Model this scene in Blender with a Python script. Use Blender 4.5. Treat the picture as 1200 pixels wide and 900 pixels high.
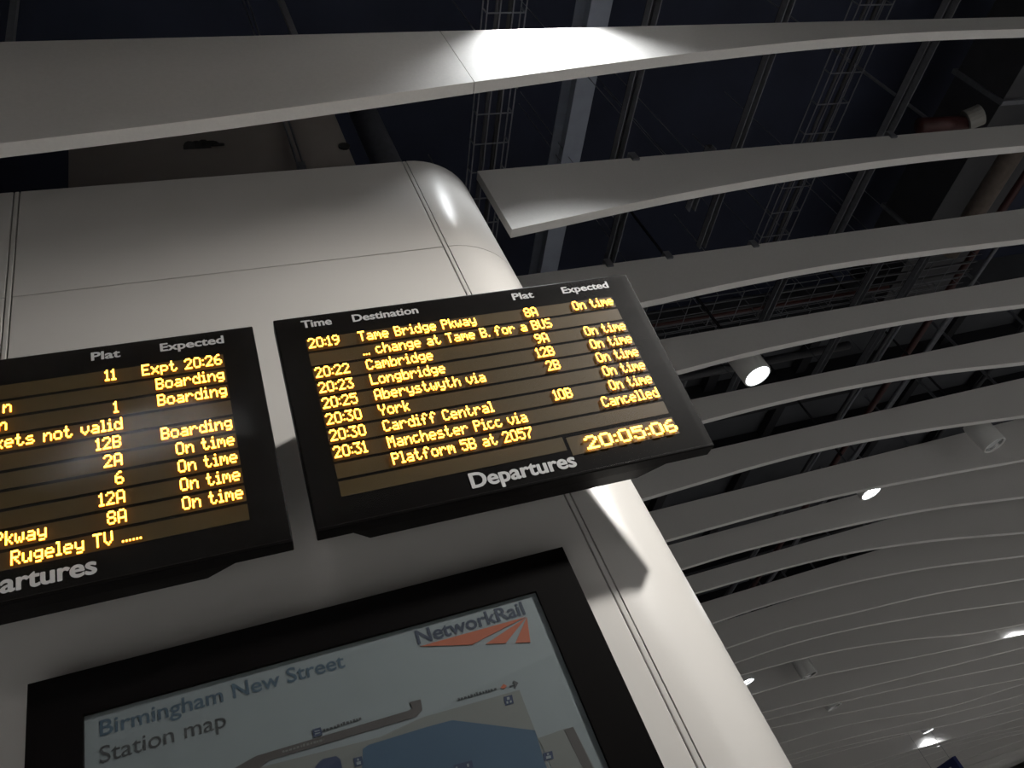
import bpy, bmesh, math, random
import numpy as np
from mathutils import Matrix, Vector
random.seed(4)
for o in list(bpy.data.objects): bpy.data.objects.remove(o)
S = bpy.context.scene; COL = S.collection

# ------------------------------------------------------------------ camera
EYE = 1.6                                   # eye height above the floor
M = np.array([[0.93105507, -0.12296933, -0.3435331], [-0.16769338, 0.69196814, -0.70218161], [0.32406076, 0.71137798, 0.62363931]])
FPX = 930.0
cd = bpy.data.cameras.new('camera'); cam = bpy.data.objects.new('camera', cd); COL.objects.link(cam)
cd.sensor_fit = 'HORIZONTAL'; cd.sensor_width = 36; cd.lens = 36 * FPX / 1200; cd.clip_start = 0.02; cd.clip_end = 200
mw = Matrix.Identity(4)
for i in range(3):
    mw[i][0] = M[0][i]; mw[i][1] = -M[1][i]; mw[i][2] = -M[2][i]
mw[2][3] = EYE
cam.matrix_world = mw; S.camera = cam

# ------------------------------------------------------------------ world, exposure
W = bpy.data.worlds.new('world'); S.world = W; W.use_nodes = True
W.node_tree.nodes['Background'].inputs[0].default_value = (1.0, 0.965, 0.91, 1)
W.node_tree.nodes['Background'].inputs[1].default_value = 0.012
S.view_settings.view_transform = 'Standard'; S.view_settings.look = 'None'
S.view_settings.gamma = 1; S.view_settings.exposure = 0.0; S.view_settings.use_curve_mapping = False

# ------------------------------------------------------------------ pixel -> direction (depth always comes from a known plane)
def ray(u, v): return np.array([(u - 600) / FPX, (v - 450) / FPX, 1.0]) @ M
def on_y(u, v, Y):
    d = ray(u, v); p = d * Y / d[1]; return Vector((p[0], p[1], p[2] + EYE))
def on_z(u, v, Z):
    d = ray(u, v); p = d * (Z - EYE) / d[2]; return Vector((p[0], p[1], p[2] + EYE))

# ------------------------------------------------------------------ materials
def mat(name, col, rough=0.5, metal=0.0, noise=0.0, nscale=20.0, bump=0.0, bscale=200.0, spec=0.5, emit=None, estr=0.0, stretch=None):
    m = bpy.data.materials.new(name); m.use_nodes = True; nt = m.node_tree; b = nt.nodes['Principled BSDF']
    b.inputs['Base Color'].default_value = (*col, 1); b.inputs['Roughness'].default_value = rough; b.inputs['Metallic'].default_value = metal
    b.inputs['Specular IOR Level'].default_value = spec
    if emit: b.inputs['Emission Color'].default_value = (*emit, 1); b.inputs['Emission Strength'].default_value = estr
    if noise or bump: tc = nt.nodes.new('ShaderNodeTexCoord')
    if noise:
        n = nt.nodes.new('ShaderNodeTexNoise'); n.inputs['Scale'].default_value = nscale; n.inputs['Detail'].default_value = 6
        src = tc.outputs['Object']
        if stretch:
            mp = nt.nodes.new('ShaderNodeMapping'); mp.inputs['Scale'].default_value = stretch; nt.links.new(src, mp.inputs[0]); src = mp.outputs[0]
        nt.links.new(src, n.inputs['Vector'])
        r = nt.nodes.new('ShaderNodeMapRange'); r.inputs[1].default_value = 0.25; r.inputs[2].default_value = 0.75
        r.inputs[3].default_value = 1 - noise; r.inputs[4].default_value = 1 + noise
        nt.links.new(n.outputs['Fac'], r.inputs[0])
        mx = nt.nodes.new('ShaderNodeVectorMath'); mx.operation = 'SCALE'; mx.inputs[0].default_value = col
        nt.links.new(r.outputs[0], mx.inputs['Scale']); nt.links.new(mx.outputs[0], b.inputs['Base Color'])
    if bump:
        n2 = nt.nodes.new('ShaderNodeTexNoise'); n2.inputs['Scale'].default_value = bscale; n2.inputs['Detail'].default_value = 4
        nt.links.new(tc.outputs['Object'], n2.inputs['Vector'])
        bp = nt.nodes.new('ShaderNodeBump'); bp.inputs['Strength'].default_value = bump; bp.inputs['Distance'].default_value = 0.002
        nt.links.new(n2.outputs['Fac'], bp.inputs['Height']); nt.links.new(bp.outputs[0], b.inputs['Normal'])
    return m
def glass_mat(name, ior, tint=(1, 1, 1), rough=0.03):
    m = bpy.data.materials.new(name); m.use_nodes = True; nt = m.node_tree; nt.nodes.clear()
    o = nt.nodes.new('ShaderNodeOutputMaterial'); mx = nt.nodes.new('ShaderNodeMixShader'); lw = nt.nodes.new('ShaderNodeLayerWeight'); pw = nt.nodes.new('ShaderNodeMath'); fr = nt.nodes.new('ShaderNodeMath')
    t = nt.nodes.new('ShaderNodeBsdfTransparent'); g = nt.nodes.new('ShaderNodeBsdfGlossy')
    f0 = ((ior - 1) / (ior + 1)) ** 2; lw.inputs['Blend'].default_value = 0.5
    pw.operation = 'POWER'; pw.inputs[1].default_value = 5; nt.links.new(lw.outputs['Facing'], pw.inputs[0])      # Schlick reflectance, same from both sides
    fr.operation = 'MULTIPLY_ADD'; fr.inputs[1].default_value = 1 - f0; fr.inputs[2].default_value = f0; nt.links.new(pw.outputs[0], fr.inputs[0])
    t.inputs[0].default_value = (*tint, 1); g.inputs['Roughness'].default_value = rough
    nt.links.new(fr.outputs[0], mx.inputs[0]); nt.links.new(t.outputs[0], mx.inputs[1]); nt.links.new(g.outputs[0], mx.inputs[2]); nt.links.new(mx.outputs[0], o.inputs[0])
    return m
MT = dict(
    clad=mat('cladding_paint', (0.70, 0.675, 0.645), 0.32, noise=0.02, nscale=3, bump=0.05, bscale=60),
    core=mat('joint_shadow_gap', (0.16, 0.15, 0.14), 0.8),
    strip=mat('cladding_strip', (0.66, 0.64, 0.61), 0.35),
    fin=mat('fin_paint', (0.70, 0.68, 0.655), 0.75, noise=0.035, nscale=90, bump=0.12, bscale=250),
    slab=mat('soffit_paint', (0.021, 0.026, 0.050), 0.9, noise=0.25, nscale=1.5),
    slab2=mat('grey_soffit', (0.07, 0.073, 0.082), 0.9, noise=0.15, nscale=2),
    darkbeam=mat('dark_beam', (0.012, 0.012, 0.016), 0.8),
    steel=mat('galvanised_steel', (0.16, 0.165, 0.185), 0.55, 0.3, noise=0.15, nscale=30),
    beam=mat('painted_beam', (0.30, 0.33, 0.40), 0.6, noise=0.08, nscale=12),
    duct=mat('grey_duct', (0.06, 0.06, 0.066), 0.5, 0.3, noise=0.12, nscale=6),
    red=mat('red_pipe', (0.055, 0.014, 0.013), 0.5, noise=0.15, nscale=8),
    brown=mat('lagged_pipe', (0.12, 0.095, 0.08), 0.8, noise=0.25, nscale=14),
    cable=mat('black_cable', (0.02, 0.02, 0.022), 0.6),
    pale=mat('pale_cap', (0.28, 0.27, 0.25), 0.6, noise=0.1, nscale=20),
    bulk=mat('bulkhead_paint', (0.25, 0.22, 0.205), 0.8, noise=0.06, nscale=5),
    hole=mat('dark_hole', (0.02, 0.02, 0.02), 0.9),
    casing=mat('black_casing', (0.005, 0.0042, 0.004), 0.5, noise=0.1, nscale=40, spec=0.08),
    frame=mat('black_frame', (0.0025, 0.002, 0.002), 0.6, spec=0.04),
    side=mat('case_side', (0.10, 0.105, 0.11), 0.35, 0.6),
    row=mat('led_module', (0.085, 0.054, 0.012), 0.55, noise=0.05, nscale=400),
    ledhalo=mat('amber_led_halo', (0.5, 0.2, 0.02), 0.5, emit=(1.0, 0.36, 0.012), estr=0.4),  # orange glow fringe of the LED dots, put in as emission
    led=mat('amber_led', (0.8, 0.5, 0.05), 0.5, emit=(1.0, 0.50, 0.055), estr=9.0),
    white=mat('white_print', (0.88, 0.88, 0.88), 0.5),
    paper=mat('map_paper', (0.215, 0.232, 0.245), 0.6, noise=0.01, nscale=10),
    ink_blue=mat('ink_title_blue', (0.06, 0.092, 0.128), 0.6),
    ink_dark=mat('ink_dark', (0.06, 0.06, 0.063), 0.6),
    ink_navy=mat('ink_navy', (0.035,0.042,0.07), 0.6),
    ink_orange=mat('ink_orange', (0.36, 0.09, 0.043), 0.6),
    ink_road=mat('ink_road', (0.075, 0.063, 0.062), 0.6),
    ink_grey=mat('ink_station_grey', (0.165, 0.163, 0.155), 0.6),
    ink_build=mat('ink_building_blue', (0.048, 0.083, 0.132), 0.6),
    ink_deep=mat('ink_deep_blue', (0.03, 0.04, 0.085), 0.6),
    acrylic=glass_mat('clear_acrylic', 1.33, rough=0.09),
    glass=glass_mat('case_glass', 1.35, tint=(0.95, 0.97, 0.97)),
    can=mat('lamp_housing', (0.72, 0.72, 0.70), 0.4, noise=0.02, nscale=30),
    can_in=mat('lamp_reflector', (0.75, 0.75, 0.75), 0.25, 0.8),
    lens_off=mat('lamp_lens_unlit', (0.5, 0.52, 0.53), 0.25),
    lens=mat('lamp_lens_lit', (0.9, 0.95, 1.0), 0.4, emit=(0.93, 0.97, 1.0), estr=14.0),
    signblue=mat('sign_blue', (0.015, 0.025, 0.13), 0.4),
    floor=mat('floor_stone', (0.42, 0.40, 0.38), 0.5, noise=0.06, nscale=1.0),
    far=mat('far_wall_paint', (0.38, 0.36, 0.33), 0.7, noise=0.05, nscale=0.5),
)

# ------------------------------------------------------------------ object helpers
def tag(o, label=None, cat=None, group=None, kind=None):
    if label: o['label'] = label
    if cat: o['category'] = cat
    if group: o['group'] = group
    if kind: o['kind'] = kind
    return o
def put(o, parent):
    if parent is not None:
        o.parent = parent
        o.matrix_parent_inverse = wm(parent).inverted()
def wm(o):
    m = o.matrix_basis.copy()
    if o.parent is not None: m = wm(o.parent) @ o.matrix_parent_inverse @ m
    return m
def mesh(name, V, F, m, parent=None, smooth=False):
    me = bpy.data.meshes.new(name); me.from_pydata([tuple(v) for v in V], [], F); me.validate(); me.update()
    bm = bmesh.new(); bm.from_mesh(me); bmesh.ops.recalc_face_normals(bm, faces=bm.faces); bm.to_mesh(me); bm.free()
    me.materials.append(m)
    if smooth:
        for p in me.polygons: p.use_smooth = True
    o = bpy.data.objects.new(name, me); COL.objects.link(o); put(o, parent); return o
def inst(name, me, loc, parent=None, rot=(0, 0, 0)):
    o = bpy.data.objects.new(name, me); COL.objects.link(o); o.location = loc; o.rotation_euler = rot; put(o, parent); return o
def empty(name, loc):
    o = bpy.data.objects.new(name, None); COL.objects.link(o); o.location = loc; o.empty_display_size = 0.1; return o
class MB:
    def __init__(s): s.V = []; s.F = []
    def add(s, V, F):
        n = len(s.V); s.V += [Vector(v) for v in V]; s.F += [[i + n for i in f] for f in F]; return s
    def box(s, a, b):
        x0, y0, z0 = a; x1, y1, z1 = b
        return s.add([(x0, y0, z0), (x1, y0, z0), (x1, y1, z0), (x0, y1, z0), (x0, y0, z1), (x1, y0, z1), (x1, y1, z1), (x0, y1, z1)],
                     [[0, 3, 2, 1], [4, 5, 6, 7], [0, 1, 5, 4], [1, 2, 6, 5], [2, 3, 7, 6], [3, 0, 4, 7]])
    def tube(s, p, q, r, n=10, r2=None, caps=True):
        p = Vector(p); q = Vector(q); d = (q - p).normalized(); a = d.orthogonal().normalized(); b = d.cross(a); r2 = r if r2 is None else r2
        V = []
        for i in range(n):
            t = 2 * math.pi * i / n; V.append(p + (a * math.cos(t) + b * math.sin(t)) * r)
        for i in range(n):
            t = 2 * math.pi * i / n; V.append(q + (a * math.cos(t) + b * math.sin(t)) * r2)
        F = [[i, (i + 1) % n, n + (i + 1) % n, n + i] for i in range(n)]
        if caps: F += [list(range(n))[::-1], list(range(n, 2 * n))]
        return s.add(V, F)
    def lathe(s, c, prof, n=28):          # profile of (radius, height), axis vertical
        c = Vector(c); V = []; F = []
        for r, z in prof:
            for i in range(n):
                t = 2 * math.pi * i / n; V.append(c + Vector((r * math.cos(t), r * math.sin(t), z)))
        for j in range(len(prof) - 1):
            for i in range(n): F.append([j * n + i, j * n + (i + 1) % n, (j + 1) * n + (i + 1) % n, (j + 1) * n + i])
        return s.add(V, F)
    def xf(s, fn): s.V = [Vector(fn(v)) for v in s.V]; return s
    def build(s, name, m, parent=None, smooth=False): return mesh(name, s.V, s.F, m, parent, smooth)

def text_geo(txt, bold=0.0):               # built-in font, left edge 0, baseline 0, cap height 1
    def get(t):
        c = bpy.data.curves.new('t', 'FONT'); c.body = t; c.offset = bold; c.resolution_u = 4
        o = bpy.data.objects.new('t', c); COL.objects.link(o)
        bpy.context.view_layer.update()
        me = bpy.data.meshes.new_from_object(o.evaluated_get(bpy.context.evaluated_depsgraph_get()))
        V = [v.co.copy() for v in me.vertices]; F = [list(p.vertices) for p in me.polygons]
        bpy.data.objects.remove(o); bpy.data.curves.remove(c); bpy.data.meshes.remove(me); return V, F
    V, F = get(txt); H, _ = get('H')
    cap = max(v.y for v in H); x0 = min(v.x for v in V); x1 = max(v.x for v in V)
    return [Vector(((v.x - x0) / (x1 - x0), v.y / cap, 0)) for v in V], F

ORD = ['first', 'second', 'third', 'fourth', 'fifth', 'sixth', 'seventh', 'eighth', 'ninth', 'tenth', 'eleventh', 'twelfth', 'thirteenth', 'fourteenth',
       'fifteenth', 'sixteenth', 'seventeenth', 'eighteenth', 'nineteenth', 'twentieth'] + ['twenty-' + w for w in
       ['first', 'second', 'third', 'fourth', 'fifth', 'sixth', 'seventh', 'eighth', 'ninth']] + ['thirtieth'] + ['thirty-' + w for w in
       ['first', 'second', 'third', 'fourth', 'fifth', 'sixth', 'seventh', 'eighth', 'ninth']] + ['fortieth'] + ['forty-' + w for w in ['first', 'second', 'third', 'fourth', 'fifth', 'sixth', 'seventh', 'eighth', 'ninth']] + ['fiftieth']

# ================================================================== SETTING
WALL = 1.80                                  # plane of the pier's face
XJ0, XJ1 = 0.815, 0.833                      # double joint beside the rounded corner
RC = 0.335                                   # corner radius
ZTOP = EYE + 2.925; ZJ = EYE + 2.316
XL0, XL1 = -0.636, -0.618                    # double joint at the left

tag(mesh('floor', [(-14, -8, 0), (64, -8, 0), (64, 60, 0), (-14, 60, 0)], [[0, 1, 2, 3]], MT['floor']), kind='structure')
tag(MB().box((-14, 59.5, 0), (64, 60, 6.6)).build('wall_far', MT['far']), kind='structure')
ZS = EYE + 5.6
tag(MB().box((-14, -8, ZS), (64, 5.6, ZS + 0.3)).build('ceiling', MT['slab']), kind='structure')
ZS2 = EYE + 5.0
c2 = tag(MB().box((-14, 5.6, ZS2), (64, 60, ZS + 0.3)).build('ceiling', MT['slab2']), kind='structure')

# --- pier: dark core, cladding panels with open joints
def corner_profile(off, x0, seg=14, side=6.0):
    c = Vector((XJ1, WALL + RC)); P = []
    for i in range(seg + 1):
        a = -math.pi / 2 + (math.pi / 2) * i / seg
        P.append((c.x + (RC + off) * math.cos(a), c.y + (RC + off) * math.sin(a)))
    P.append((XJ1 + RC + off, side)); return ([(x0, WALL - off)] if x0 is not None else []) + P
def extrude_path(P, z0, z1, th):             # a sheet of thickness th along a plan path
    V = []; n = len(P)
    nor = []
    for i in range(n):
        a = Vector(P[max(i - 1, 0)]); b = Vector(P[min(i + 1, n - 1)]); d = (b - a).normalized(); nor.append(Vector((-d.y, d.x)))
    for i, p in enumerate(P):
        q = Vector(p) + nor[i] * th
        V += [(p[0], p[1], z0), (p[0], p[1], z1), (q.x, q.y, z0), (q.x, q.y, z1)]
    F = []
    for i in range(n - 1):
        a = 4 * i; b = a + 4
        F += [[a, b, b + 1, a + 1], [a + 2, a + 3, b + 3, b + 2], [a + 1, b + 1, b + 3, a + 3], [a, a + 2, b + 2, b]]
    F += [[0, 1, 3, 2], [4 * n - 4, 4 * n - 2, 4 * n - 1, 4 * n - 3]]
    return V, F
core = MB(); core.add(*extrude_path(corner_profile(-0.012, -3.2), 0, ZTOP - 0.004, 0.05)).box((-3.2, WALL + 0.07, 0), (XJ1 + 0.05, 5.9, ZTOP - 0.004))
wall = tag(core.build('wall_front', MT['core']), kind='structure')
G = 0.0035
def panel(x0, x1, z0, z1, m='clad', name='cladding_panel'):
    o = MB().box((x0, WALL, z0), (x1, WALL + 0.012, z1)).build(name, MT[m], wall)
    bv = o.modifiers.new('b', 'BEVEL'); bv.width = 0.0025; bv.segments = 2; bv.limit_method = 'ANGLE'
    return o
for z0, z1 in ((0.0, ZJ - G / 2), (ZJ + G / 2, ZTOP)):
    panel(XL1 + G / 2, XJ0 - G / 2, z0, z1)
    panel(-3.2, XL0 - G / 2, z0, z1)
    V, F = extrude_path(corner_profile(0, XJ1 + G / 2)[0:1] + corner_profile(0, None)[1:], z0, z1, 0.011)
    o = mesh('corner_panel', V, F, MT['clad'], wall)
    for p in o.data.polygons: p.use_smooth = abs(p.normal.z) < 0.5
    o.data.set_sharp_from_angle(angle=math.radians(30)) if hasattr(o.data, 'set_sharp_from_angle') else None
panel(XJ0 + G / 2, XJ1 - G / 2, 0, ZTOP, 'strip', 'joint_strip'); panel(XL0 + G / 2, XL1 - G / 2, 0, ZTOP, 'strip', 'joint_strip')

# --- bulkhead behind the top of the pier
bk = empty('bulkhead_panel', (0.1, 2.2, ZTOP)); tag(bk, 'dim beige bulkhead board above the white pier behind the nearest fin', 'bulkhead')
MB().box((-0.56, 2.2, ZTOP - 0.002), (0.755, 2.24, EYE + 4.55)).build('board', MT['bulk'], bk)
p = on_y(240, 172, 2.2); h = MB()
for i in range(5): h.tube((p.x - 0.07 + 0.033 * i, 2.193, p.z + random.uniform(-.015, .012)), (p.x - 0.07 + 0.033 * i, 2.2, p.z), random.uniform(.03, .045), 12)
h.build('ragged_cutout', MT['hole'], bk)
p = on_y(410, 172, 2.2); MB().tube((p.x - .03, 2.19, p.z), (p.x - .03, 2.2, p.z), 0.03, 12).build('pipe_hole', MT['hole'], bk)

# ================================================================== CEILING FINS
ZT = 3.2; TH = 0.047                          # fin tops above the eye, fin thickness
U = {1: .429, 2: .642, 3: .860, 4: 1.085, 5: 1.31, 6: 1.538, 7: 1.777, 8: 2.004, 9: 2.257, 10: 2.51}
for k in range(11, 51): U[k] = 2.51 + .236 * (k - 10)
EDGE = {1: [(0, 186), (250, 152), (400, 134), (560, 109), (800, 75), (977, 56), (1093, 48), (1200, 44)],
 2: [(600, 279), (800, 234), (933, 212), (1067, 192), (1200, 178)],
 3: [(754, 361), (840, 342), (940, 322), (960, 319), (1080, 301), (1200, 286)],
 4: [(797, 439), (860, 422), (940, 405), (960, 399), (1080, 377), (1200, 361)],
 5: [(828, 496), (880, 482), (960, 464), (1080, 442), (1200, 428)],
 6: [(753, 588), (820, 568), (888, 548), (960, 529.5), (1080, 507), (1200, 490)],
 7: [(780, 636), (840, 619), (908, 600.4), (960, 588), (1036, 571), (1100, 559), (1200, 541)],
 8: [(798, 669), (860, 650), (940, 630), (1000, 616), (1080, 600), (1200, 584)],
 9: [(815, 696.6), (880, 678), (960, 656.5), (1000, 649), (1080, 636.4), (1200, 625.6)],
 10: [(834, 732), (880, 716), (960, 693.6), (1000, 683), (1080, 668), (1200, 652.6)],
 11: [(850, 761), (920, 738), (960, 728.6), (1000, 719), (1080, 700), (1200, 679.4)],
 12: [(859, 778.6), (920, 758), (980, 742), (1000, 738), (1080, 723), (1200, 705.6)],
 13: [(868, 792), (940, 772), (960, 768.4), (1060, 751), (1140, 743), (1200, 732)],
 14: [(879, 815.6), (940, 797), (960, 793), (1060, 773), (1140, 757), (1200, 744)],
 15: [(892, 837), (960, 817), (1060, 795.6), (1080, 790), (1200, 759)],
 16: [(897, 846), (960, 826.5), (1060, 806.4), (1080, 803), (1200, 777)],
 17: [(903, 855.6), (960, 839), (1060, 822.4), (1080, 820), (1200, 795)],
 18: [(913, 872), (960, 859), (980, 852), (1060, 839), (1080, 835), (1200, 802)],
 19: [(921, 886), (960, 875), (980, 869), (1060, 850), (1080, 845), (1140, 830)],
 20: [(923, 892.4), (960, 882), (980, 877), (1040, 863), (1060, 860), (1120, 848), (1200, 824)],
 21: [(925, 898.6), (960, 885.6), (1100, 853), (1200, 831)],
 22: [(1000, 900), (1062, 880), (1100, 871), (1167, 852), (1200, 840)],
 23: [(1022, 900), (1067, 882), (1133, 867), (1200, 850)],
 24: [(1050, 900), (1093, 882), (1150, 867), (1200, 855)],
 25: [(1075, 900), (1113, 885), (1167, 867), (1200, 859)],
 26: [(1120, 893), (1167, 878), (1200, 867.5)],
 27: [(1133, 898), (1167, 887), (1200, 876)],
 28: [(1150, 900), (1167, 895), (1200, 884)]}
FARX = [0, 5, 8.5, 11.3, 14.6, 18, 22, 26, 30, 44]; FARR = [.93, .91, .845, .74, .65, .62, .66, .74, .80, .78]
def smooth_interp(x, X, Y):                   # monotone cubic through samples, straight beyond the ends
    X = np.asarray(X, float); Y = np.asarray(Y, float); d = np.diff(Y) / np.diff(X); m = np.empty_like(Y)
    m[1:-1] = (d[1:] * np.diff(X)[:-1] + d[:-1] * np.diff(X)[1:]) / (X[2:] - X[:-2]); m[0] = d[0]; m[-1] = d[-1]
    x = np.asarray(x, float); i = np.clip(np.searchsorted(X, x) - 1, 0, len(X) - 2); h = X[i + 1] - X[i]; t = np.clip((x - X[i]) / h, 0, 1)
    r = (2*t**3 - 3*t**2 + 1) * Y[i] + (t**3 - 2*t**2 + t) * h * m[i] + (-2*t**3 + 3*t**2) * Y[i + 1] + (t**3 - t**2) * h * m[i + 1]
    r = np.where(x < X[0], Y[0] + np.tanh((x - X[0]) / 1.5) * 1.5 * m[0] * 0.6, r)
    return np.where(x > X[-1], Y[-1] + np.tanh((x - X[-1]) / 2.0) * 2.0 * m[-1], r)
def fin_edge(k):
    Y = U[k] * ZT
    pts = sorted((on_y(u, v, Y + TH) for u, v in EDGE[k]), key=lambda p: p.x)
    X = np.array([p.x for p in pts]); Z = np.array([p.z for p in pts])
    c = np.polyfit(X, Z, max(1, min(4 if len(X) > 5 else 2, len(X) - 2))); Zs = np.polyval(c, X)      # evens out the reading error of the traced points
    return X, Zs
def fin_mesh(xs, zs, y, top):
    V = []; F = []; n = len(xs)
    for x, z in zip(xs, zs): V += [(x, y, z), (x, y, top), (x, y + TH, z), (x, y + TH, top)]
    for i in range(n - 1):
        a = 4 * i; b = a + 4
        F += [[a, b, b + 1, a + 1], [a + 2, a + 3, b + 3, b + 2], [a + 1, b + 1, b + 3, a + 3], [a, a + 2, b + 2, b]]
    F += [[0, 1, 3, 2], [4 * n - 4, 4 * n - 2, 4 * n - 1, 4 * n - 3]]
    return V, F
TOP = EYE + ZT
FINY = {}
hanger_me = None
def hanger(x, y, parent):
    global hanger_me
    if hanger_me is None:
        o = MB().box((-.012, -.012, 0), (.012, .012, ZS - TOP - 0.001)).build('hanger', MT['steel']); hanger_me = o.data; bpy.data.objects.remove(o)
    zc = ZS if y < 5.5 else ZS2
    o = inst('hanger', hanger_me, (x, y + TH / 2, TOP), None); o.scale = (1, 1, (zc - TOP) / (ZS - TOP)); put(o, parent)
def clip(x, y, parent):
    MB().box((x - .02, y - .012, TOP - .03), (x + .02, y + TH + .012, TOP + .035)).build('clip', MT['steel'], parent)
def make_fin(k, y, X, Z, x0, x1, label, hang, seams=()):
    n = max(24, int((x1 - x0) / 0.16)); xs = np.linspace(x0, x1, n); zs = np.clip(smooth_interp(xs, X, Z), EYE + .55 * ZT, TOP - 0.08)
    e = empty('ceiling_fin', ((x0 + x1) / 2, y + TH / 2, float(zs.min()))); tag(e, label, 'ceiling fin', 'white curved ceiling fins')
    cuts = [x0] + list(seams) + [x1]
    for a, b in zip(cuts[:-1], cuts[1:]):
        a2 = a + (0.0015 if a != x0 else 0); b2 = b - (0.0015 if b != x1 else 0)
        q = np.linspace(a2, b2, max(12, int((b2 - a2) / 0.14))); zq = np.clip(smooth_interp(q, X, Z), EYE + .55 * ZT, TOP - 0.08)
        mesh('fin_board', *fin_mesh(q, zq, y, TOP), MT['fin'], e)
    for hx in hang: hanger(hx, y, e)
    return e
for k in range(1, 51):
    y = U[k] * ZT; FINY[k] = y
    if k in EDGE: X, Z = fin_edge(k)
    else:
        X = np.array(FARX); ph = 0.012 * math.sin(k * 1.9); Z = EYE + ZT * (np.array(FARR) + ph + 0.02 * np.sin(np.array(FARX) * .5 + k * .35))
    x0 = -3.4 if k == 1 else 1.30
    if k == 2: x0 = on_y(583, 240, y).x
    x1 = max(on_y(1200, 40, y).x if k == 1 else 0, (.87 + .9 / max(U[k], .6)) * y + 1.2)
    x1 = {1: 6.5, 2: 8.6, 3: 8.6, 4: 8.6, 5: 9.0}.get(k, min(x1 + 1.5, 44))
    if k <= 21:
        lab = f'white curved ceiling fin, {ORD[k-1]} counting down from the top edge'
        if k == 1: lab = 'nearest white curved ceiling fin, brightly lit, crossing the whole top of the photo'
        if k == 2: lab = 'white curved ceiling fin whose cut left end shows beside the pier'
    else: lab = f'distant pale ceiling fin, {ORD[k-1]} counting down, near the bottom right corner'
    hang = {1: [on_y(345, 42, 1.4).x, on_y(12, 53, 1.4).x, 5.2], 2: [7.9], 3: [7.9]}.get(k, [x0 + .6, x0 + 6.7] if k > 5 else [7.9])
    e = make_fin(k, y, X, Z, x0, x1, lab, hang, seams=(1.04, 5.0) if k == 1 else ())
    if k == 3:
        for px in ((712, 308), (782, 299), (882, 285)): clip(on_y(*px, y).x, y, e)
    if k == 2:
        for px in ((742, 184), (1043, 158)): clip(on_y(*px, y).x, y, e)
X1, Z1 = fin_edge(1)
for j, y in enumerate((.683, -.007, -.697, -1.387, -2.077, -2.767, -3.46, -4.15)):
    make_fin(0, y, X1, Z1, -3.4, 6.5, f'white curved ceiling fin behind the viewer, {ORD[j]} back from the nearest one', [-2.5, 5.2])

# ================================================================== SPOTLIGHTS
def can_lamp(p, r, h, lit, label, power=0, angle=110, aim=None, blend=0.6, col=(0.95, 0.98, 1.0), top=None, soft=None):
    """vertical can downlight, p is the centre of its mouth"""
    p = Vector(p); e = empty('spotlight', p); tag(e, label, 'spotlight', 'can spotlights between the ceiling fins')
    MB().lathe(p, [(r * .86, .012), (r * .88, 0), (r * .97, 0), (r, .012), (r, h - .02), (r * .94, h), (0.0001, h)]).build('housing', MT['can'], e, True).data.set_sharp_from_angle(angle=math.radians(35))
    MB().lathe(p, [(r * .86, .0125), (r * .80, .03), (r * .78, .05)]).build('reflector', MT['can_in'], e, True)
    MB().lathe(p, [(0.0001, .028), (r * .5, .03), (r * .81, .034)], 24).build('lens', MT['lens'] if lit else MT['lens_off'], e, True)
    tp = TOP if top is None else top
    MB().tube(p + Vector((0, 0, h - .005)), Vector((p.x, p.y, tp + .25)), 0.012, 8).build('stem', MT['steel'], e)
    MB().box((p.x - .008, p.y - .008, tp + .25), (p.x + .008, p.y + .008, (ZS if p.y < 5.5 else ZS2))).build('drop_rod', MT['darkbeam'], e)
    if lit and power:
        L = bpy.data.lights.new('spot', 'SPOT'); L.energy = power; L.spot_size = math.radians(angle); L.spot_blend = blend; L.color = col; L.shadow_soft_size = soft or r * .7
        lo = bpy.data.objects.new('lamp_beam', L); COL.objects.link(lo); lo.location = p + Vector((0, 0, -.012))
        d = (Vector(aim) - lo.location) if aim is not None else Vector((0, 0, -1))
        lo.rotation_euler = d.to_track_quat('-Z', 'Y').to_euler(); put(lo, e)
    return e
can_lamp(on_y(888, 441, 3.83), .108, .30, True, 'glaring white spotlight closest to the right departure board', 260, 110)
can_lamp(on_y(1021, 578, 5.98), .115, .30, True, 'lit white spotlight peeking out under the seventh fin', 150, 150)
can_lamp(on_y(1166, 522, 5.31), .115, .30, False, 'unlit white cylindrical spotlight near the right edge of the photo')
can_lamp(on_y(875, 800, 10.72), .13, .32, True, 'lit spotlight just beside the smooth edge of the pier', 240, 105)
can_lamp(on_y(949, 792, 10.70), .13, .38, False, 'unlit grey cylindrical spotlight right of the lamp beside the pier')
can_lamp(on_y(978, 829, 12.95), .14, .34, False, 'small unlit spotlight half hidden, lowest of the dark ones')
can_lamp(on_y(1192, 727, 10.78), .13, .32, True, 'hidden lit spotlight washing a far fin at the right edge', 480, 145)
can_lamp(on_y(1104, 872, 18.2), .14, .32, True, 'tiny bright distant spotlight above the small blue sign', 150, 100)
can_lamp(on_y(1088, 857, 16.85), .14, .32, True, 'distant spotlight making the lowest bright patch on the fins', 110, 140)
can_lamp(on_y(1215, 808, 14.3), .14, .32, True, 'distant lit spotlight beyond the right edge of the photo', 200, 120)
# lamp whose beam grazes the nearest fin, just above the frame
can_lamp((on_y(640, -20, 1.29).x - .12, 1.265, EYE + 3.43), .06, .18, True, 'spotlight above the frame grazing the nearest white fin', 190, 116, blend=1.0, top=TOP + .35)
# the lamp that throws the boards' shadows on the pier
can_lamp((3.16, .33, EYE + 2.76), .10, .28, True, 'spotlight beyond the frame shining on the pier', 800, 55, aim=(0.1, 1.8, 2.62), blend=1.0, soft=.09, col=(1.0, .97, .92))
can_lamp((-.5, -1.19, EYE + 3.08), .08, .24, True, 'spotlight behind the viewer over the left board', 600, 104)
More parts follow.
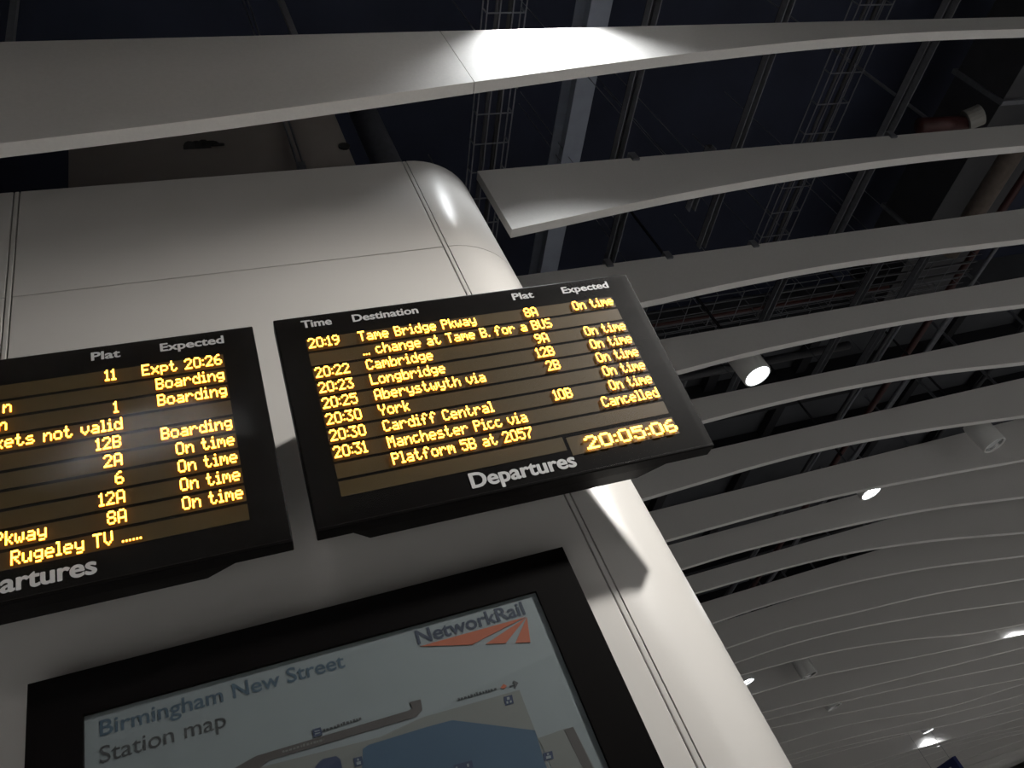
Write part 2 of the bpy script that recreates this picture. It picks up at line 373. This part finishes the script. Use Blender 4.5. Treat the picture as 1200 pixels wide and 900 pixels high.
# added fill lamps, unseen behind and beside the viewer, to brighten floor and fins
FILL_LAMPS = [(x, y) for y in (-1.04, -3.1, -5.2) for x in (-3.2, 6.4, 9.5)] + [(9.6, .34), (9.2, 2.4), (12.5, 1.0), (12.5, 3.8), (13.5, 7.4), (16.5, 9.0), (17.5, 12.2), (21.0, 15.4), (23.0, 18.6), (24.5, 21.5), (31.0, 27.5), (37.0, 33.5)]
for i, (x, y) in enumerate(FILL_LAMPS):
    can_lamp((x, y, EYE + (2.62 if y < 6 else 1.75)), .10, .28, True, f'added fill spotlight out of frame, {ORD[i]} of those behind and beside the viewer', 235 if y < 6 else (280 if y < 18 else 1500), 92)

# ================================================================== DEPARTURE BOARDS
TILT = 0.164; ROLL = 0.0085
B0 = Vector((0, 1.5, EYE + 1.697))
EX = Vector((1, 0, 0)); DN = Vector((0, math.sin(TILT), -math.cos(TILT))); NO = Vector((0, -math.cos(TILT), -math.sin(TILT)))
EXR = EX * math.cos(ROLL) + DN * math.sin(ROLL); DNR = DN * math.cos(ROLL) - EX * math.sin(ROLL)
FONT = {'0': '3E4141413E', '1': '00427F4000', '2': '4261514946', '3': '2141454B31', '5': '2745454539', '6': '3C4A494930', '7': '0171090503', '8': '3649494936',
 '9': '064949291E', ':': '24', 'A': '7E1111117E', 'B': '7F49494936', 'C': '3E41414122', 'E': '7F49494941', 'L': '7F40404040', 'M': '7F020C027F', 'O': '3E4141413E',
 'P': '7F09090906', 'R': '7F09192946', 'S': '4649494931', 'T': '01017F0101', 'U': '3F4040403F', 'V': '1F2040201F', 'Y': '0708700807', 'a': '2054545478', 'b': '7F48444438',
 'c': '3844444420', 'd': '384444487F', 'e': '3854545418', 'f': '087E090102', 'g': '18A4A4A47C', 'h': '7F08040478', 'i': '447D40', 'k': '7F102844', 'l': '417F40',
 'm': '7C04180478', 'n': '7C08040478', 'o': '3844444438', 'p': 'FC24242418', 'r': '7C08040408', 's': '4854545420', 't': '043F444020', 'u': '3C4040207C',
 'v': '1C2040201C', 'w': '3C4030403C', 'x': '4428102844', 'y': '1CA0A0A07C', '.': '40'}
def led_cols(txt):
    cols = []
    for ch in txt:
        if ch == ' ': cols += [0] * 4; continue
        h = FONT[ch]; g = [int(h[i:i + 2], 16) for i in range(0, len(h), 2)]
        while g and g[0] == 0: g.pop(0)
        while g and g[-1] == 0: g.pop()
        cols += g + [0]
    return cols[:-1]
def led_text(txt, s, base, right, dx, dy, bm, fx=.96, fy=.84, d=.006):
    c = led_cols(txt); s0 = s - len(c) * dx if right else s
    for i, b in enumerate(c):
        for r in range(8):
            if b >> r & 1:
                x = s0 + (i + .5) * dx; y = base - (6.5 - r) * dy
                bm.add([(x - dx * fx / 2, y - dy * fy / 2, d), (x + dx * fx / 2, y - dy * fy / 2, d), (x + dx * fx / 2, y + dy * fy / 2, d), (x - dx * fx / 2, y + dy * fy / 2, d)], [[0, 1, 2, 3]])
def make_board(off, label, rows, clock, names, brk, blocker):
    def T(v): return B0 + EX * (off) + EXR * v[0] + DNR * v[1] + NO * v[2]
    w0, w1, h = 0.123, 1.2075, 0.6415
    base = T(((w0 + w1) / 2, h, -.03)); e = empty('departure_board', base); tag(e, label, 'departure board', 'amber departure boards on the pier')
    cs = MB().box((w0, 0, -.052), (w1, h, 0)).xf(T).build('casing', MT['casing'], e)
    bv = cs.modifiers.new('b', 'BEVEL'); bv.width = .003; bv.segments = 2
    # rear box with chamfered ends
    zb = -.052; zd = -.115; R = MB()
    R.add([(w0 + .085, .05, zb), (w1 - .13, .05, zb), (w1 - .13, h - .002, zb), (w0 + .085, h - .002, zb), (w0 + .13, .07, zd), (w1 - .20, .07, zd), (w1 - .20, h - .006, zd), (w0 + .13, h - .006, zd)],
          [[0, 1, 2, 3], [7, 6, 5, 4], [0, 4, 5, 1], [1, 5, 6, 2], [2, 6, 7, 3], [3, 7, 4, 0]])
    R.xf(T).build('rear_box', MT['casing'], e)
    for bx in brk:                            # brackets back to the pier
        a = T((bx, .2, zd)); MB().box((a.x - .025, a.y - .01, a.z - .06), (a.x + .025, WALL - .0005, a.z + .06)).build('bracket', MT['casing'], e)
    # added block behind the board top, keeps lamp light off the wall below
    a = T((blocker[0], .03, -.052)); c = T((blocker[1], .14, -.052))
    MB().box((a.x, a.y, c.z), (c.x, WALL - .0005, a.z)).build('light_blocker', MT['casing'], e)
    dx, dy = .0036, .0048
    for i in range(10):
        b = .1165 + .0492 * i; s1 = .79 if (clock and i == 9) else 1.122
        ro = MB().box((.196, b - .0355, -.004), (s1, b + .0055, .0006)).xf(T).build('display_row', MT['row'], e)
        bm = MB()
        for txt, s, right in rows.get(i + 1, ()): led_text(txt, s, b, right, dx, dy, bm)
        if bm.V: bm.xf(T).build('led_lettering', MT['led'], ro)
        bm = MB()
        for txt, s, right in rows.get(i + 1, ()): led_text(txt, s, b, right, dx, dy, bm, 1.45, 1.22, .0042)  # wider quads behind the dots imitate their halo
        if bm.V: bm.xf(T).build('led_halos', MT['ledhalo'], ro)
    if clock:
        ro = MB().box((.80, .528, -.004), (1.124, .583, .0006)).xf(T).build('clock_row', MT['row'], e)
        bm = MB(); led_text(clock, 1.1215, .5775, True, .0071, .0056, bm, 1.12, 1.1); bm.xf(T).build('led_lettering', MT['led'], ro)
    for txt, s0, s1, b, cap in names:
        V, F = text_geo(txt, 0.012); L = MB(); bw = cap * .035
        for n_, (ox, oy) in enumerate(((-bw, 0), (bw, 0), (0, bw * .6), (0, -bw * .6))):
            L.add([T((s0 + v.x * (s1 - s0) + ox, b - v.y * cap + oy, .0012 + .00004 * n_)) for v in V], F)
        L.build(txt.lower() + '_lettering', MT['white'], e)
    MB().box((w0 + .004, .004, .0075), (w1 - .004, h - .004, .0105)).xf(T).build('acrylic_front', MT['acrylic'], e)
    return e
TL, DL, PR, ER = .2005, .336, .866, 1.1165
right_rows = {1: [('20:19', TL, 0), ('Tame Bridge Pkway', DL, 0), ('8A', PR, 1), ('On time', ER, 1)],
 2: [('... change at Tame B. for a BUS', DL, 0)],
 3: [('20:22', TL, 0), ('Cambridge', DL, 0), ('9A', PR, 1), ('On time', ER, 1)],
 4: [('20:23', TL, 0), ('Longbridge', DL, 0), ('12B', PR, 1), ('On time', ER, 1)],
 5: [('20:25', TL, 0), ('Aberystwyth via', DL, 0), ('2B', PR, 1), ('On time', ER, 1)],
 6: [('20:30', TL, 0), ('York', DL, 0), ('On time', ER, 1)],
 7: [('20:30', TL, 0), ('Cardiff Central', DL, 0), ('10B', PR, 1), ('On time', ER, 1)],
 8: [('20:31', TL, 0), ('Manchester Picc via', DL, 0), ('Cancelled', ER, 1)],
 9: [('Platform 5B at 2057', DL, 0)]}
left_rows = {1: [('11', PR, 1), ('Expt 20:26', ER, 1)], 2: [('n', .637, 1), ('Boarding', ER, 1)], 3: [('n', .628, 1), ('1', PR, 1), ('Boarding', ER, 1)],
 4: [('Tickets not valid', .872, 1)], 5: [('12B', PR, 1), ('Boarding', ER, 1)], 6: [('2A', PR, 1), ('On time', ER, 1)], 7: [('6', PR, 1), ('On time', ER, 1)],
 8: [('12A', PR, 1), ('On time', ER, 1)], 9: [('Pkway', .706, 1), ('8A', PR, 1), ('On time', ER, 1)], 10: [('Rugeley TV ......', .893, 1)]}
heads = [('Time', .195, .2755, .041, .0245), ('Destination', .334, .521, .043, .0245), ('Plat', .8125, .8785, .0435, .0245), ('Expected', .974, 1.129, .0445, .0245), ('Departures', .512, .799, .6150, .041)]
make_board(0, 'amber departure board with the clock, overhanging the rounded pier corner', right_rows, '20:05:06', heads, (.3, .6), (.5, .80))
make_board(-1.1395, 'amber departure board cut off by the left edge of the photo', left_rows, None, heads, (.5, .9), (.2, 1.1))

# ================================================================== MAP CASE AND POSTER
YF, YP = 1.735, 1.742
cx0, cx1, cz1 = -.2935 * YF, .4125 * YF, EYE + .5415 * YF
cz0 = cz1 - 1.80
ix0, ix1, iz1 = -.233 * YP, .346 * YP, EYE + .4825 * YP
iz0 = cz0 + .12
case = empty('map_case', ((cx0 + cx1) / 2, WALL, cz0)); tag(case, 'black framed wall case holding the station map below the boards', 'display case')
MB().box((cx0 + .004, YP + .006, cz0 + .004), (cx1 - .004, WALL - .0005, cz1 - .004)).build('case_body', MT['side'], case)
for nm, a, b in (('frame_rail', (cx0, iz1), (cx1, cz1)), ('frame_rail', (cx0, cz0), (cx1, iz0)), ('frame_stile', (cx0, iz0), (ix0, iz1)), ('frame_stile', (ix1, iz0), (cx1, iz1))):
    o = MB().box((a[0], YF, a[1]), (b[0], YP + .006, b[1])).build(nm, MT['frame'], case)
MB().box((ix0, YP - .005, iz0), (ix1, YP - .003, iz1)).build('glass_pane', MT['glass'], case)
post = empty('map_poster', ((ix0 + ix1) / 2, YP, iz0)); tag(post, 'pale printed station map poster behind the glass of the black case', 'poster')
MB().box((ix0 + .001, YP + .0005, iz0 + .001), (ix1 - .001, YP + .0055, iz1 - .001)).build('paper', MT['paper'], post)
def PP(u, v): return on_y(u, v, YP)
def ink(name, pix, m, lift, parent=post):
    P = [PP(*q) for q in pix]; n = len(P); y = YP - lift
    V = [(p.x, y, p.z) for p in P] + [(p.x, y + lift, p.z) for p in P]
    return mesh(name, V, [list(range(n)), list(range(n, 2 * n))[::-1]] + [[i, i + n, (i + 1) % n + n, (i + 1) % n] for i in range(n)], MT[m], parent)
def print_text(txt, pl, pr, ptop, m, bold, lift=.0003, name=None, parent=post):
    a = PP(*pl); b = PP(*pr); c = PP(*ptop); V, F = text_geo(txt, bold); cap = c.z - a.z; dzx = (b.z - a.z)
    return mesh(name or 'lettering', [(a.x + v.x * (b.x - a.x), YP - lift, a.z + v.y * cap + v.x * dzx * 0) for v in V], F, MT[m], parent)
print_text('Birmingham New Street', (117, 863), (406, 786), (117, 844.5), 'ink_blue', .012, name='title_lettering')
print_text('Station map', (117, 895), (266, 855), (116.5, 875.5), 'ink_dark', .004, name='subtitle_lettering')
logo = print_text('NetworkRail', (490, 755), (617, 721), (490.5, 738), 'ink_navy', .022, name='logo_lettering')
for tri in ([(492, 757.6), (616, 723), (553, 755.6)], [(617, 723.3), (569.5, 754.6), (592.5, 754)], [(617.5, 723.3), (604, 753.6), (621.5, 752.8)]):
    ink('logo_stripe', tri, 'ink_orange', .0008)
# map drawing
ink('station_outline', [(455, 846), (608, 808), (640, 872), (655, 905), (700, 1010), (330, 1010), (300, 905), (340, 893), (432, 862), (430, 852)][:0] or
    [(282, 905), (445, 864), (494, 841), (608.5, 808.5), (640, 890), (668, 960), (240, 960)], 'ink_grey', .0004)
ink('station_annexe', [(631, 865), (662, 854), (672, 852), (712, 930), (660, 930)], 'ink_grey', .0003)
ink('road', [(270, 903), (300, 886), (478, 833), (483, 830), (480, 823), (493, 819.5), (495, 832), (488, 840), (478, 843), (316, 891), (290, 912)], 'ink_road', .0007)
ink('side_road', [(661, 855.3), (671.5, 851.8), (712, 935), (700, 935)], 'ink_road', .0007)
ink('concourse_block', [(425, 878), (432, 873), (500, 852), (530, 844), (627, 856), (637, 890), (660, 950), (420, 950), (425, 890)], 'ink_build', .0008)
ink('dark_block', [(372, 895), (378, 889.5), (394, 886), (399, 890), (404, 915), (360, 915)], 'ink_deep', .0008)
def icon(u, v, w, h, glyph):
    o = ink('map_symbol', [(u, v), (u + w, v - .27 * w), (u + w + h * .2, v + h - .27 * w), (u + h * .2, v + h)], 'ink_deep', .0011)
    for a, b, c, d in glyph:
        ink('symbol_mark', [(u + a * w + b * h * .2, v + b * h - .27 * w * a), (u + c * w + b * h * .2, v + b * h - .27 * w * c), (u + c * w + d * h * .2, v + d * h - .27 * w * c), (u + a * w + d * h * .2, v + d * h - .27 * w * a)], 'paper', .0015, o)
icon(366, 855, 10, 9, [(.2, .3, .8, .42), (.2, .6, .8, .72)])
icon(590, 817, 10, 10, [(.35, .15, .65, .45), (.2, .6, .4, .85), (.6, .6, .8, .85)])
icon(414, 889, 10, 10, [(.4, .15, .6, .4), (.25, .5, .75, .85)])
icon(636, 883, 11, 9, [(.4, .15, .6, .4), (.25, .5, .75, .85)])
icon(531, 897, 22, 9, [(.1, .3, .2, .7), (.7, .3, .8, .7)])
ink('walk_symbol', [(586.5, 806), (590, 801.5), (594, 804), (590.5, 807.5)], 'ink_orange', .0008)
ink('arrow', [(597, 803.8), (603, 802), (600.5, 799), (602, 797.5), (607.5, 800.2), (604, 806.5), (602.2, 805.6), (603.6, 803.2), (597, 805)], 'ink_dark', .0008)
# lines of print too small to read: rows of short strokes
def tiny_print(a, b, h, m, name):
    mb = MB(); a = PP(*a); b = PP(*b); x = a.x; random.seed(9)
    while x < b.x:
        w = random.uniform(.003, .006); f = (x - a.x) / (b.x - a.x); z = a.z + (b.z - a.z) * f
        mb.box((x, YP - .001, z), (min(x + w, b.x), YP - .0003, z + h * random.uniform(.7, 1.15))); x += w + random.uniform(.0012, .0035)
    o = mb.build(name, MT[m], post); o['kind'] = 'stuff'
tiny_print((379, 857.5), (424, 843), .006, 'ink_dark', 'fine_print')
tiny_print((537, 821), (583, 808), .006, 'ink_dark', 'fine_print')
tiny_print((331, 882.5), (380, 868), .005, 'ink_grey', 'street_name_print')

# ================================================================== SERVICES ABOVE THE FINS
def along_y(name, x0, x1, y0, y1, z, hgt, m, label, cat, group=None):
    o = MB().box((x0, y0, z), (x1, y1, z + hgt)).build(name, MT[m]); return tag(o, label, cat, group)
def channel_y(x, y0, y1, z, w, label, m='steel', hang=True):
    e = empty('strut_channel', (x, (y0 + y1) / 2, z)); tag(e, label, 'strut', 'steel strut channels above the fins')
    MB().box((x - w / 2, y0, z), (x - w / 2 + .006, y1, z + .05)).build('flange', MT[m], e)
    MB().box((x + w / 2 - .006, y0, z), (x + w / 2, y1, z + .05)).build('flange', MT[m], e)
    MB().box((x - w / 2, y0, z + .05), (x + w / 2, y1, z + .055)).build('web', MT['darkbeam'], e)
    for yy in (y0 + .3, y1 - .3):
        MB().tube((x, yy, z + .05), (x, yy, ZS - .004), .003, 6).build('drop_rod', MT['steel'], e)
    return e
def mesh_tray(axis, c, a0, a1, z, w, label, step=.2, nw=4, depth=.07, rw=.0032, rod=True):
    """wire basket tray: long wires and U-shaped cross wires"""
    def T(v): return (c + v[1], v[0], v[2]) if axis == 'y' else (v[0], c + v[1], v[2])
    e = empty('cable_tray', T(((a0 + a1) / 2, 0, z))); tag(e, label, 'cable tray', 'wire cable trays above the fins')
    def wire(nm, p, q, r): return MB().box((p[0] - r, p[1] - r, p[2] - r), (q[0] + r, q[1] + r, q[2] + r)).xf(T).build(nm, MT['steel'], e)
    for i in range(nw): wire('long_wire', (a0, -w / 2 + w * i / (nw - 1), z), (a1, -w / 2 + w * i / (nw - 1), z), rw)
    for sgn in (-1, 1): wire('side_wire', (a0, sgn * w / 2, z + depth), (a1, sgn * w / 2, z + depth), rw)
    r = rw; mb = MB().box((-r, -w / 2, -r), (r, w / 2, r)).box((-r, -w / 2 - r, 0), (r, -w / 2 + r, depth)).box((-r, w / 2 - r, 0), (r, w / 2 + r, depth))
    if axis == 'y': mb.xf(lambda v: (v[1], v[0], v[2]))
    o = mb.build('cross_wire', MT['steel']); me = o.data; bpy.data.objects.remove(o)
    n = int((a1 - a0) / step)
    for i in range(n + 1): inst('cross_wire', me, T((a0 + step * i, 0, z + rw)), e)
    MB().tube(T((a0, w * .12, z + .02)), T((a1, w * .12, z + .02)), .014, 8).build('cable', MT['cable'], e)
    MB().tube(T((a0, -w * .22, z + .018)), T((a1, -w * .22, z + .018)), .012, 8).build('cable', MT['duct'], e)
    if rod:
        for aa in (a0 + .4, (a0 + a1) / 2, a1 - .4):
            q = T((aa, w / 2 + .01, z)); MB().tube(q, (q[0], q[1], ZS - .004), .005, 6).build('drop_rod', MT['steel'], e)
    return e
z4 = EYE + 4.0
mesh_tray('y', 1.66, 0.3, 3.8, z4, .22, 'wire cable tray passing behind the lit patch of the nearest fin', .19)
mesh_tray('y', 4.15, 0.3, 3.8, z4, .27, 'wire cable tray crossing the dark void at the upper right', .22)
o = MB().box((2.47, -2, EYE + 4.6), (2.62, 5.5, EYE + 4.61)).box((2.54, -2, EYE + 4.61), (2.55, 5.5, EYE + 4.8)).box((2.47, -2, EYE + 4.8), (2.62, 5.5, EYE + 4.81)).build('steel_beam', MT['beam'])
tag(o, 'pale blue grey steel beam running above the nearest fins', 'beam')
channel_y(2.38, .4, 2.45, EYE + 3.72, .06, 'steel strut just right of the pale beam')
channel_y(2.52, 2.6, 3.3, EYE + 3.72, .06, 'short steel strut above the third fin')
channel_y(3.27, .4, 3.2, EYE + 3.75, .05, 'thin steel strut between the two wire trays')
channel_y(4.5, .4, 3.3, EYE + 3.75, .09, 'steel strut right of the second wire tray')
channel_y(2.95, 2.3, 2.75, EYE + 3.6, .05, 'stub of steel strut above the second fin')
e = empty('air_duct', (6.9, 2.5, EYE + 4.4)); tag(e, 'grey rectangular air duct at the upper right edge', 'duct')
MB().box((6.45, -1, EYE + 4.45), (7.4, 4.9, EYE + 5.0)).build('duct_body', MT['duct'], e)
for yy in (1.2, 2.6, 4.0): MB().box((6.42, yy, EYE + 4.42), (7.43, yy + .04, EYE + 5.03)).build('flange', MT['steel'], e)
o = MB().tube((6.28, 2.75, EYE + 4.0), (6.28, 3.85, EYE + 4.0), .085, 14).build('lagged_pipe', MT['brown'], None, True); tag(o, 'brown lagged pipe below the grey duct at right', 'pipe')
tag(MB().tube((6.95, 2.4, EYE + 4.2), (6.95, 14, EYE + 4.2), .035, 10).build('sprinkler_pipe', MT['red'], None, True), 'dark red sprinkler pipe running away along the right side', 'pipe', 'red pipes')
tag(MB().tube((7.15, 2.4, EYE + 4.15), (7.15, 14, EYE + 4.15), .02, 10).build('conduit', MT['steel'], None, True), 'thin pale conduit beside the dark red pipe', 'conduit')
e = empty('pipe_stub', (5.85, 2.64, EYE + 4.2)); tag(e, 'dark red pipe stub with a pale round cap above second fin', 'pipe')
MB().tube((5.35, 2.64, EYE + 4.22), (5.82, 2.64, EYE + 4.2), .06, 14).build('pipe_body', MT['red'], e, True)
MB().tube((5.80, 2.62, EYE + 4.2), (5.90, 2.56, EYE + 4.18), .085, 18).build('cap', MT['pale'], e)
MB().box((5.5, 2.63, EYE + 4.25), (5.52, 2.65, ZS)).build('hanger', MT['steel'], e)
o = MB().tube((1.08, 2.6, ZTOP - .3), (1.08, 2.6, ZS), .09, 24).build('round_duct', MT['steel'], None, True); tag(o, 'dark round duct rising behind the top of the pier', 'duct')
q = on_y(353, 195, 2.16); e = empty('hanger_channel', (q.x, 2.16, q.z)); tag(e, 'slim steel hanger channel in front of the beige bulkhead', 'hanger')
for s in (-1, 1): MB().box((q.x + s * .014 - .003, 2.15, q.z), (q.x + s * .014 + .003, 2.175, ZS)).build('channel_lip', MT['steel'], e)
MB().box((q.x - .02, 2.145, q.z - .02), (q.x + .02, 2.18, q.z + .02)).build('foot', MT['steel'], e)
# trays and pipes running across, seen between the third and sixth fins
mesh_tray('x', 4.10, 2.0, 6.75, EYE + 4.0, .34, 'wide wire tray running across above the fourth fin', .26, 5, rw=.0024)
mesh_tray('x', 4.62, 2.0, 6.75, EYE + 4.15, .34, 'second wide wire tray running across above the fourth fin', .26, 5, rw=.0024)
for i, (y, z, r, m, lab) in enumerate([(4.42, 4.25, .03, 'red', 'dark red pipe running across between the two wide wire trays'), (4.9, 4.35, .06, 'cable', 'thick black cable bundle running across behind the wide trays'),
        (5.25, 4.3, .045, 'duct', 'grey pipe running across behind the wide trays')]):
    tag(MB().tube((2.2, y, EYE + z), (6.1, y, EYE + z), r, 10).build('cross_pipe', MT[m], None, True), lab, 'pipe')
for i, x in enumerate((3.05, 4.35, 5.35, 5.9)):
    channel_y(x, 3.4, 5.3, EYE + 3.9, .06, f'{ORD[i]} steel strut from the board above the fourth fin')
for i, y in enumerate((6.3, 7.5, 8.9, 10.4, 12.2, 14.2, 16.5)):
    o = MB().box((-2, y, ZS2 - .35), (30, y + .3, ZS2 + .001)).build('downstand_beam', MT['darkbeam']); tag(o, f'dark concrete beam across the grey soffit, {ORD[i]} from the viewer', 'beam', 'dark beams of the soffit')
for i, x in enumerate((3.4, 5.0, 6.3, 8.6, 10.0)):
    tag(MB().box((x, 5.61, ZS2 - .12), (x + .14, 20, ZS2 - .02)).build('roof_rib', MT['darkbeam']), f'dark rib under the grey soffit, {ORD[i]} from the pier', 'beam', 'dark ribs of the soffit')
for i, (x, z, r, m) in enumerate([(6.7, 4.3, .02, 'steel'), (6.55, 4.25, .025, 'duct'), (7.35, 4.25, .03, 'steel'), (4.2, 4.4, .03, 'steel'), (8.9, 4.3, .03, 'duct')]):
    tag(MB().tube((x, 5.0, EYE + z), (x, 20, EYE + z), r, 8).build('conduit', MT[m], None, True), f'thin conduit running away under the grey soffit, {ORD[i]} of the run', 'conduit')

# ================================================================== SMALL BLUE SIGN
p = on_y(1116, 887, 15.6); e = empty('hanging_sign', (p.x, 16.0, p.z - .62)); tag(e, 'small dark blue hanging sign in the bottom right corner', 'sign')
MB().box((p.x, 15.6, p.z - .62), (p.x + .08, 16.6, p.z)).build('sign_panel', MT['signblue'], e)
for yy in (15.75, 16.45): MB().tube((p.x + .04, yy, p.z), (p.x + .04, yy, ZS2 - .002), .004, 6).build('suspension_rod', MT['steel'], e)
for a, b, c, d in ((.22, .12, .34, .34), (.40, .10, .56, .34)): MB().box((p.x - .006, 15.6 + a, p.z - d), (p.x, 15.6 + c, p.z - b)).build('white_mark', MT['white'], e)
